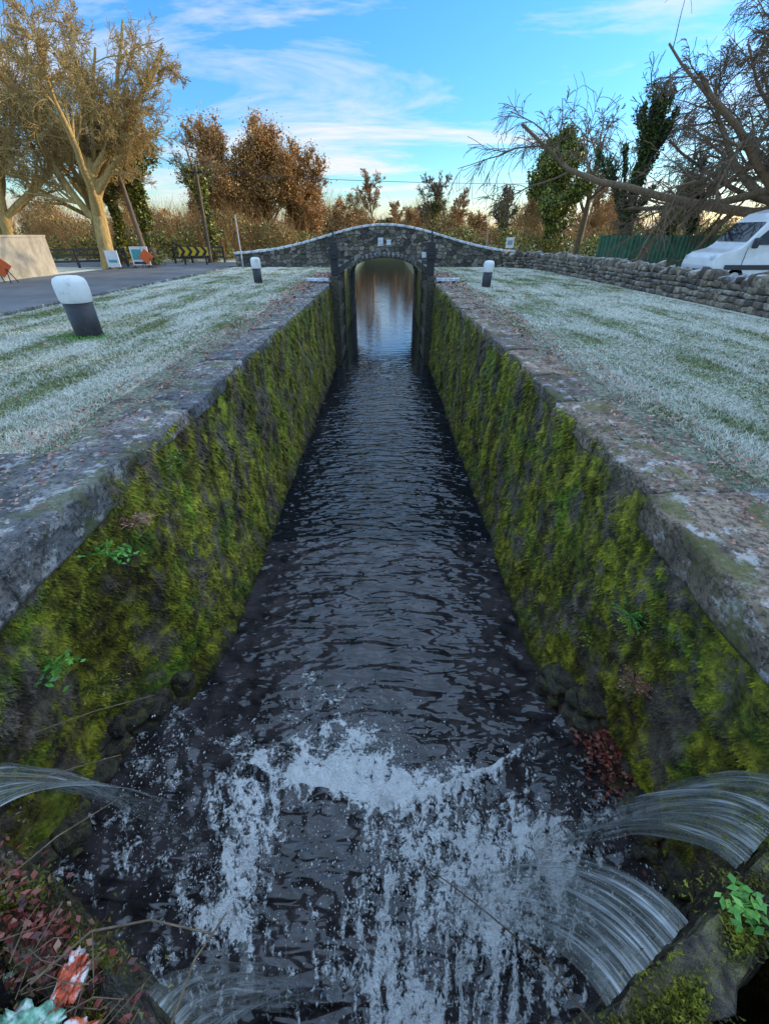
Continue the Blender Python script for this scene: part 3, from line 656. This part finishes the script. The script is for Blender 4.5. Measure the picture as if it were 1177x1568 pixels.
# ------------------------------------------------------------------ trees
def grow(P,R,k,n2,lr,ang,rr,wob,up,tmin,tmax=1.0,lvar=.35):
    B,n,_=P.shape;idx=np.repeat(np.arange(B),k);N=len(idx);t=rng.uniform(tmin,tmax,N)
    f=t*(n-1);i=np.minimum(f.astype(int),n-2);fr=(f-i)[:,None]
    S=P[idx,i]*(1-fr)+P[idx,i+1]*fr;T_=P[idx,i+1]-P[idx,i];T_/=np.linalg.norm(T_,axis=1,keepdims=True)+1e-9
    r=R[idx,i]*(1-fr[:,0])+R[idx,i+1]*fr[:,0]
    Lp=np.linalg.norm(np.diff(P,axis=1),axis=2).sum(1)[idx];L=Lp*lr*(1.1-.6*t)*rng.uniform(1-lvar,1+lvar,N)
    q=rng.normal(0,1,(N,3));pr=np.cross(T_,q);pr/=np.linalg.norm(pr,axis=1,keepdims=True)+1e-9
    a=np.radians(rng.normal(ang,ang*.22,N))[:,None];D=T_*np.cos(a)+pr*np.sin(a)
    out=np.empty((N,n2,3));out[:,0]=S;cur=S
    for j in range(1,n2):
        D=D+rng.normal(0,wob,(N,3))+np.array([0,0,up]);D/=np.linalg.norm(D,axis=1,keepdims=True);cur=cur+D*(L/(n2-1))[:,None];out[:,j]=cur
    r0=np.maximum(r*rr,.004);RR=r0[:,None]*np.linspace(1,.3,n2)[None]
    return out,RR
def tree(name,base,h,r,spec,mat,lean=(0,0),trunk=.8,wob=.06,ivy=None,leaf=None,minr=.009,nt=9,tip=.25,wts=None):
    base=np.array(base,float);e=empty(name,base)
    P=np.empty((1,nt,3));cur=base.copy();cur[2]-=.1;D=np.array([lean[0],lean[1],1.]);P[0,0]=cur
    for j in range(1,nt):
        D=D+rng.normal(0,wob,3)+np.array([-lean[0]*.05,0,.05]);D/=np.linalg.norm(D);cur=cur+D*h*trunk/(nt-1);P[0,j]=cur
    R=(r*np.array([1.25]+list(np.linspace(1,tip,nt-1))))[None]
    lv=[(P,R)];parts=[tubes(P,R,10)]
    for q,(k,n2,lr,ang,rr,wb,up,tmin) in enumerate(spec):
        P,R=grow(*lv[-1],k,n2,lr,ang,rr,wb,up,tmin);R=np.maximum(R,minr);lv.append((P,R));parts.append(tubes(P,R,[7,5,4,3,3,3][q]))
    V,F=cat(parts);obj('branches',V,F,mat,True,parent=e)
    if ivy:
        n,sprd,hf,m,sz,nl=ivy;pts=[];wts=wts or {2:(.45,.55),3:(.12,.33,.55)}[nl]
        for li in range(nl):
            P,R=lv[li];B=len(P);idx=rng.integers(0,B,int(n*wts[li]));tt=rng.random(len(idx))*(P.shape[1]-1.001);i=tt.astype(int);fr=(tt-i)[:,None]
            c=P[idx,i]*(1-fr)+P[idx,i+1]*fr;pts.append(c)
        c=np.concatenate(pts);hh=(c[:,2]-base[2])/h;k=rng.random(len(c))<np.clip((hf-hh)/.2,0,1);c=c[k]
        lump=.6+.9*fbm(c[:,0]*.9,c[:,1]*.9,c[:,2]*1.1)
        d=rng.normal(0,1,c.shape);d/=np.linalg.norm(d,axis=1,keepdims=True);c=c+d*(sprd*np.clip(lump,.1,1.6)*rng.random(len(c))**.5)[:,None]
        c=c[c[:,2]>0];V,F=quads(c,sz*rng.uniform(.6,1.4,len(c)));obj('ivy',V,F,m,parent=e)
    if leaf:
        n,sprd,m,sz=leaf;P,R=lv[-1];idx=rng.integers(0,len(P),n);c=P[idx,rng.integers(0,P.shape[1],n)]+rng.normal(0,sprd,(n,3))
        V,F=quads(c,sz*rng.uniform(.6,1.4,n));obj('leaves',V,F,m,parent=e)
    return e
#        k n  lr  ang rr  wob up tmin
BARE=[(9,8,.62,42,.62,.10,.06,.22),(7,6,.50,42,.6,.13,.05,.2),(6,5,.50,42,.6,.16,.05,.15),(6,4,.55,40,.7,.18,.03,.1),(4,3,.6,38,.8,.2,.02,.1)]
SPR=[(11,9,1.85,44,.60,.10,.10,.42),(9,6,.42,44,.5,.14,.06,.15),(8,5,.50,44,.55,.16,.05,.12),(7,4,.55,42,.65,.18,.03,.1),(4,3,.6,40,.8,.2,.0,.1)]
tree('bare_tree',(-17.0,30,0),13,.42,SPR,M_bg,(.10,0),.42,.05,tip=.7,minr=.011)
tree('bare_tree',(-23.5,31,0),14,.36,SPR,M_bg,(.12,0),.42,.06,tip=.7,minr=.011)
tree('bare_tree',(-20.5,36,0),13,.30,SPR,M_bg,(.05,0),.42,.06,tip=.7,minr=.012)
IV=[(7,6,.45,40,.55,.14,.08,.3),(6,5,.5,42,.6,.16,.05,.2),(6,4,.5,42,.6,.18,.05,.1),(4,3,.6,40,.8,.2,.02,.1)]
tree('ivy_clad_tree',(-16.0,34,0),10,.25,IV,M_bb,(-.0,0),.85,.05,ivy=(14000,.75,.75,M_ivyy,.10,2))
tree('ivy_clad_tree',(-13.2,38,0),8.5,.2,IV,M_bb,(.03,0),.8,.05,ivy=(8000,.6,.7,M_ivyy,.10,2))
tree('ivy_clad_tree',(-18.6,35,0),8.5,.2,IV,M_bg,(.06,0),.8,.05,ivy=(9000,.7,.6,M_ivyy,.10,2))
RUS=[(30,7,.52,44,.45,.09,.10,.05),(10,5,.45,34,.6,.10,.08,.12),(9,4,.5,32,.6,.12,.08,.1),(6,3,.6,30,.8,.15,.05,.1)]
tree('russet_tree',(-17.5,61,0),12.8,.4,RUS,M_bo,(.02,0),.8,.04,leaf=(14000,.45,M_orl,.10),minr=.026)
tree('russet_tree',(-13.6,62,0),12.8,.35,RUS,M_bo,(.0,0),.8,.04,leaf=(14000,.45,M_orl,.10),minr=.026)
tree('russet_tree',(-10.0,63,0),10.4,.3,RUS,M_bo,(.0,0),.8,.04,leaf=(10000,.4,M_orl,.10),minr=.024)
tree('russet_tree',(-21,65,0),10,.35,RUS,M_bo,(0,0),.8,.04,leaf=(8000,.4,M_orl,.10),minr=.024)
FAR=[(10,6,.5,40,.5,.12,.06,.25),(7,5,.5,38,.6,.14,.05,.15),(7,4,.5,36,.6,.15,.05,.1),(4,3,.6,34,.8,.2,.03,.1)]
FARB=[(14,6,.5,42,.5,.12,.06,.12),(9,5,.5,38,.6,.14,.05,.12),(8,4,.5,36,.6,.15,.05,.1),(4,3,.6,34,.8,.2,.03,.1)]
tree('bare_tree',(-2.5,105,0),12.4,.3,FARB,M_bo,minr=.03)
tree('bare_tree',(2.5,110,0),8.5,.3,FARB,M_bo,minr=.03)
tree('ivy_clad_tree',(8.0,82,0),10.2,.3,FARB,M_bb,minr=.025,ivy=(7000,.9,.7,M_ivyy,.13,2))
tree('bare_tree',(12.5,88,0),8.5,.3,FARB,M_bo,minr=.03)
tree('ivy_clad_tree',(17,72,0),8.2,.25,FARB,M_bb,minr=.025,ivy=(7000,1.0,.75,M_ivyy,.13,2))
tree('bare_tree',(21,66,0),8.5,.25,FARB,M_bo,minr=.025)
tree('bare_tree',(28,70,0),9,.25,FARB,M_bo,minr=.025)
for i,(x,y,h) in enumerate([(-8,92,7.5),(-6,112,9),(5,98,7),(11,104,8.5),(15,80,6),(24,84,8),(-27,74,9),(-33,66,9),(34,78,9)]):
    tree('bare_tree',(x,y,0),h,.22,FAR,M_bo if i%3 else M_bb,minr=.03,leaf=(2500,.3,M_hedge if i%2 else M_orl,.11))
BIV=[(13,6,.42,58,.5,.14,.06,.18),(6,5,.5,42,.6,.16,.05,.2),(6,4,.5,42,.6,.18,.05,.1),(4,3,.6,40,.8,.2,.02,.1)]
tree('ivy_clad_tree',(14.0,43,0),9.3,.3,BIV,M_bd,(0,0),.82,.03,ivy=(52000,.95,1.05,M_ivyy,.11,3))
tree('bare_tree',(18.3,47,0),10.6,.3,BARE[:4],M_bb,(-.03,0),.85,.06,minr=.014)
DEAD=[(14,7,.40,30,.45,.13,.16,.22),(6,5,.5,36,.5,.2,.12,.2),(4,4,.5,40,.6,.2,.05,.2)]
tree('ivy_clad_tree',(15.3,32,0),10.8,.30,DEAD,M_bd,(-.03,0),.8,.025,ivy=(26000,.48,.82,M_ivy,.08,2),minr=.013)
tree('ivy_clad_tree',(18.6,33,0),7.0,.2,DEAD,M_bd,(.0,0),.8,.04,ivy=(7000,.5,.7,M_ivyy,.09,2))
WEEP=[(18,10,2.1,56,.58,.11,.03,.40),(10,7,.42,48,.5,.12,-.03,.15),(10,6,.5,45,.55,.13,-.10,.12),(8,5,.6,40,.7,.15,-.14,.1)]
tree('weeping_tree',(19.6,24.5,0),14,.45,WEEP,M_bb,(-.05,0),.45,.05,minr=.012,tip=.7)
tree('weeping_tree',(27,32,0),14,.4,WEEP,M_bb,(-.04,0),.45,.06,minr=.012,tip=.7)
tree('ivy_clad_tree',(22,36,0),7,.25,FAR,M_bd,minr=.012,ivy=(7000,.7,.7,M_ivy,.10,2))
def bushes(name,cs,n,m,sz,twig=None):
    pts=[];tp=[]
    for (x,y,w,d,h) in cs:
        k=int(n*w*h);p=rng.normal(0,1,(k,3));p/=np.linalg.norm(p,axis=1,keepdims=True);rr=rng.random(k)**.35
        p=p*rr[:,None]*np.array([w/2,d/2,h*.55]);p+=np.array([x,y,h*.45])
        l=fbm(p[:,0]*.7,p[:,1]*.7,p[:,2]*.9);p=p[l>-.12];p+=(.35*fbm(p[:,0],p[:,1],p[:,2]))[:,None];pts.append(p[p[:,2]>-.6])
        if twig:
            kk=int(twig*w*h);a=rng.uniform(-.5,.5,kk);S=np.stack([x+a*w*.9,y+rng.uniform(-.4,.4,kk)*d,rng.uniform(0,.4,kk)*h],1);D=np.stack([rng.normal(0,.35,kk),rng.normal(0,.3,kk),np.ones(kk)],1)
            u=np.linspace(0,1,4);Pp=S[:,None]+D[:,None]*(u[None,:,None]*h*rng.uniform(.4,.95,kk)[:,None,None])+rng.normal(0,.06,(kk,4,3));tp.append(Pp)
    e=empty(name,(cs[0][0],cs[0][1],0));c=np.concatenate(pts);V,F=quads(c,sz*rng.uniform(.6,1.4,len(c)));obj('foliage',V,F,m,parent=e)
    if twig:
        Pp=np.concatenate(tp);R=np.broadcast_to(np.linspace(1,.4,4)[None]*sz*.14,Pp.shape[:2]);V,F=tubes(Pp,np.array(R),3);obj('twigs',V,F,M_bo,parent=e)
bushes('hedge',[(x,rng.uniform(44,48),rng.uniform(3,5),3,rng.uniform(2.4,4)) for x in np.arange(-34,-9,2.4)],150,M_hedge,.10,16)
bushes('hedge',[(x,rng.uniform(38.5,40),2.6,2,rng.uniform(1.5,2.6)) for x in np.arange(-30,-13,2.1)],200,M_ivyy,.09,12)
bushes('distant_trees',[(x,rng.uniform(118,135),rng.uniform(6,12),6,rng.uniform(3.0,9.5)) for x in np.arange(-110,130,6)],40,M_orl,.26,5)
bushes('scrub',[(x,122+.3*abs(x),4.5,5,rng.uniform(4.0,6.0)) for x in np.arange(-12,13,2.2)],150,M_hedge,.22,6)
# bank closing the reach where the canal bends
mb=MB();mb.add([(-9,116,-3.6),(9,116,-3.6),(9,120,-.05),(-9,120,-.05),(9,420,-.05),(-9,420,-.05)],[(0,1,2,3),(3,2,4,5)]);mb.obj('canal_bank',M_lawn)
bushes('scrub',[(x,117,3,3,2.2) for x in np.arange(-8,9,2)],120,M_orl,.2,6)
bushes('hedge',[(x,rng.uniform(74,80),rng.uniform(4,8),4,rng.uniform(1.6,4.4)) for x in list(np.arange(-40,-8,4.5))+list(np.arange(9,75,4.5))],85,M_hedge,.15,5)
bushes('hedge',[(x,rng.uniform(56,60),rng.uniform(3,6),3,rng.uniform(1.6,3.4)) for x in list(np.arange(-34,-8,4.))+list(np.arange(9,50,5))],95,M_ivyy,.13,5)
bushes('shrubbery',[(x,rng.uniform(39,42),3.2,2.5,rng.uniform(1.6,2.6)) for x in np.arange(12,34,2.4)],190,M_ivyy,.10,6)
bushes('unseen_shade_belt',[(rng.uniform(31,33.5),y,5.5,3.0,rng.uniform(9.5,12)) for y in list(np.arange(4,24.6,2.2))+list(np.arange(32.2,37.5,2.2))],75,M_hedge,.24,4)  # unseen trees added to shade lawns and chamber; gap lets sun through
bushes('hedge',[(-27,y,4,4,rng.uniform(2.5,4)) for y in np.arange(20,36,3)],90,M_ivyy,.12,8)
# ------------------------------------------------------------------ small plants, twigs, litter
def plant(name,c,n,r,sz,m,up=.6):
    d=rng.normal(0,1,(n,3));d[:,2]=np.abs(d[:,2])*up+.2;d/=np.linalg.norm(d,axis=1,keepdims=True)
    L=r*rng.uniform(.5,1,n);c=np.array(c,float)
    e=empty(name,c);u=np.linspace(0,1,4);P=c+d[:,None]*(u[None,:,None]*L[:,None,None]);P[...,2]-=.25*r*u[None]**2
    V,F=tubes(P,np.full(P.shape[:2],.0025),3);obj('stems',V,F,m,parent=e)
    tips=np.concatenate([P[:,2],P[:,3],P[:,3]+rng.normal(0,.2*r,(n,3))]);V,F=quads(tips,sz*rng.uniform(.7,1.3,len(tips)),True,.5);obj('leaves',V,F,m,parent=e)
plant('bramble',(-2.3,2.7,-.5),26,.2,.025,M_fresh);plant('bramble',(-2.45,1.95,-.95),22,.2,.028,M_fresh);plant('fern',(-2.25,3.1,-.45),40,.2,.014,M_fallen)
plant('fern',(2.1,2.5,-1.0),40,.2,.014,M_fresh);plant('fern',(2.15,2.2,-1.5),40,.2,.014,M_fallen);plant('bramble',(-2.25,4.0,-.3),20,.16,.02,M_ivyy)
plant('fern',(-2.6,2.3,-1.7),40,.22,.014,M_ivyy);plant('fern',(2.25,3.0,-2.0),40,.2,.014,M_ivyy)
plant('leafy_weed',(1.40,.52,-.50),14,.10,.024,M_fresh,1.2)
parts=[path_tube([(.25,1.3,-2.6),(.45,1.02,-2.1),(.6,.75,-1.6),(.72,.45,-1.0),(.78,.1,-.45)],.004,.005),path_tube([(-1.9,1.2,-.5),(-1.5,1.25,-.35),(-1.3,1.4,-.45)],.003,.002),
 path_tube([(-1.2,.3,-.40),(-1.05,.42,-.36),(-.85,.45,-.36),(-.62,.42,-.40)],.005,.003),path_tube([(-.7,.1,-.4),(-.66,.35,-.38),(-.62,.5,-.5)],.004,.003),path_tube([(-2.0,1.0,-.5),(-1.6,.95,-.4),(-1.35,1.1,-.5)],.004,.002),
 path_tube([(-1.6,.5,-.45),(-1.35,.7,-.35),(-1.2,.9,-.45)],.004,.002)]
for i in range(40):
    u=rng.uniform(.8,2.2);a=rng.uniform(0,6.28);l=rng.uniform(.05,.16);c=np.array([-.8836*u-.05,-.15+.4683*u-.1,-.53+.04*rng.random()]);d=np.array([math.cos(a),math.sin(a),rng.normal(0,.15)])*l
    parts.append(path_tube([c-d,c+rng.normal(0,.02,3),c+d],.003,.0015,5))
V,F=cat(parts);obj('dead_twigs',V,F,M_bb,True)
def litter(c,r,col,nm,seed):
    V0,F0=cube_t(12);P=V0/np.linalg.norm(V0,axis=1,keepdims=True)*np.array(r);P=P*(1+.8*fbm(V0[:,0]*3+seed,V0[:,1]*3,V0[:,2]*3))[:,None]+np.array(c)
    t=MT(nm+'_plastic');m=t.bsdf(t.ramp(t.noise(22,5),[(.35,[x*.25 for x in col]),(.5,col),(.62,(.7,.7,.68))]),.25);obj(nm,P,F0,m,False)
litter((-1.04,.19,-.50),(.08,.04,.025),(.7,.15,.05),'crisp_packet',1);litter((-1.20,.20,-.50),(.10,.06,.03),(.2,.42,.28),'plastic_bag',5);litter((-1.12,.32,-.50),(.04,.07,.02),(.7,.1,.03),'crisp_packet',9)

# ------------------------------------------------------------------ light, sky, camera
el=rad(13.5);sv=Vector((.93*math.cos(el),.367*math.cos(el),math.sin(el)))
sd=bpy.data.lights.new('sun','SUN');sd.energy=5;sd.angle=rad(.5);sd.color=(1,.80,.54)
so=bpy.data.objects.new('sun',sd);bpy.context.scene.collection.objects.link(so);so.rotation_euler=sv.to_track_quat('Z','Y').to_euler();so.location=(30,10,20)
w=bpy.data.worlds.new('World');bpy.context.scene.world=w;w.use_nodes=True;nt=w.node_tree;nt.nodes.clear()
class WT(MT):
    def __init__(s): s.t=nt
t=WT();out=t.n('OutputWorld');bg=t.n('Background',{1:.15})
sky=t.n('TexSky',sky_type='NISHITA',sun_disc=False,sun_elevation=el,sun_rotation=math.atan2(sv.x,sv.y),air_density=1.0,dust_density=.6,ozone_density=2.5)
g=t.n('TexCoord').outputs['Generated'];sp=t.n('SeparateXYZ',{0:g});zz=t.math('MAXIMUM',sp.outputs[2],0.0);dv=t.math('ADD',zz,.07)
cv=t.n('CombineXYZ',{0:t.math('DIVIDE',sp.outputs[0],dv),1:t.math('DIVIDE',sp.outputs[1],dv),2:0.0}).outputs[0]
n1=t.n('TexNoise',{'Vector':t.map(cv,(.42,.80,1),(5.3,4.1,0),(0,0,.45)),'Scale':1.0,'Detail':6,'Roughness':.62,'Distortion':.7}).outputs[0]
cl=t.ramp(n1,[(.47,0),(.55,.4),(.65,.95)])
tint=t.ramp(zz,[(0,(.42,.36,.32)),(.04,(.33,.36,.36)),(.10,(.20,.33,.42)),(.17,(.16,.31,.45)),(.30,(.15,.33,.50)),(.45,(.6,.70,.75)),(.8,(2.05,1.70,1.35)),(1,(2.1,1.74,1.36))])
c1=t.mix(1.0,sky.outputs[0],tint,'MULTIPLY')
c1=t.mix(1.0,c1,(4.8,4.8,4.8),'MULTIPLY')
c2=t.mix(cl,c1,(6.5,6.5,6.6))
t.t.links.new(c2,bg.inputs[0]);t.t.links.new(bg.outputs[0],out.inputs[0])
cd=bpy.data.cameras.new('camera');cam=bpy.data.objects.new('camera',cd);bpy.context.scene.collection.objects.link(cam)
cd.sensor_fit='VERTICAL';cd.sensor_height=24;cd.lens=24*640/1568;cd.clip_start=.02;cd.clip_end=6000
cam.location=(0,0,1.72);cam.rotation_euler=(rad(90-33.5),0,0);bpy.context.scene.camera=cam
vs=bpy.context.scene.view_settings;vs.view_transform='Standard';vs.look='None';vs.exposure=0
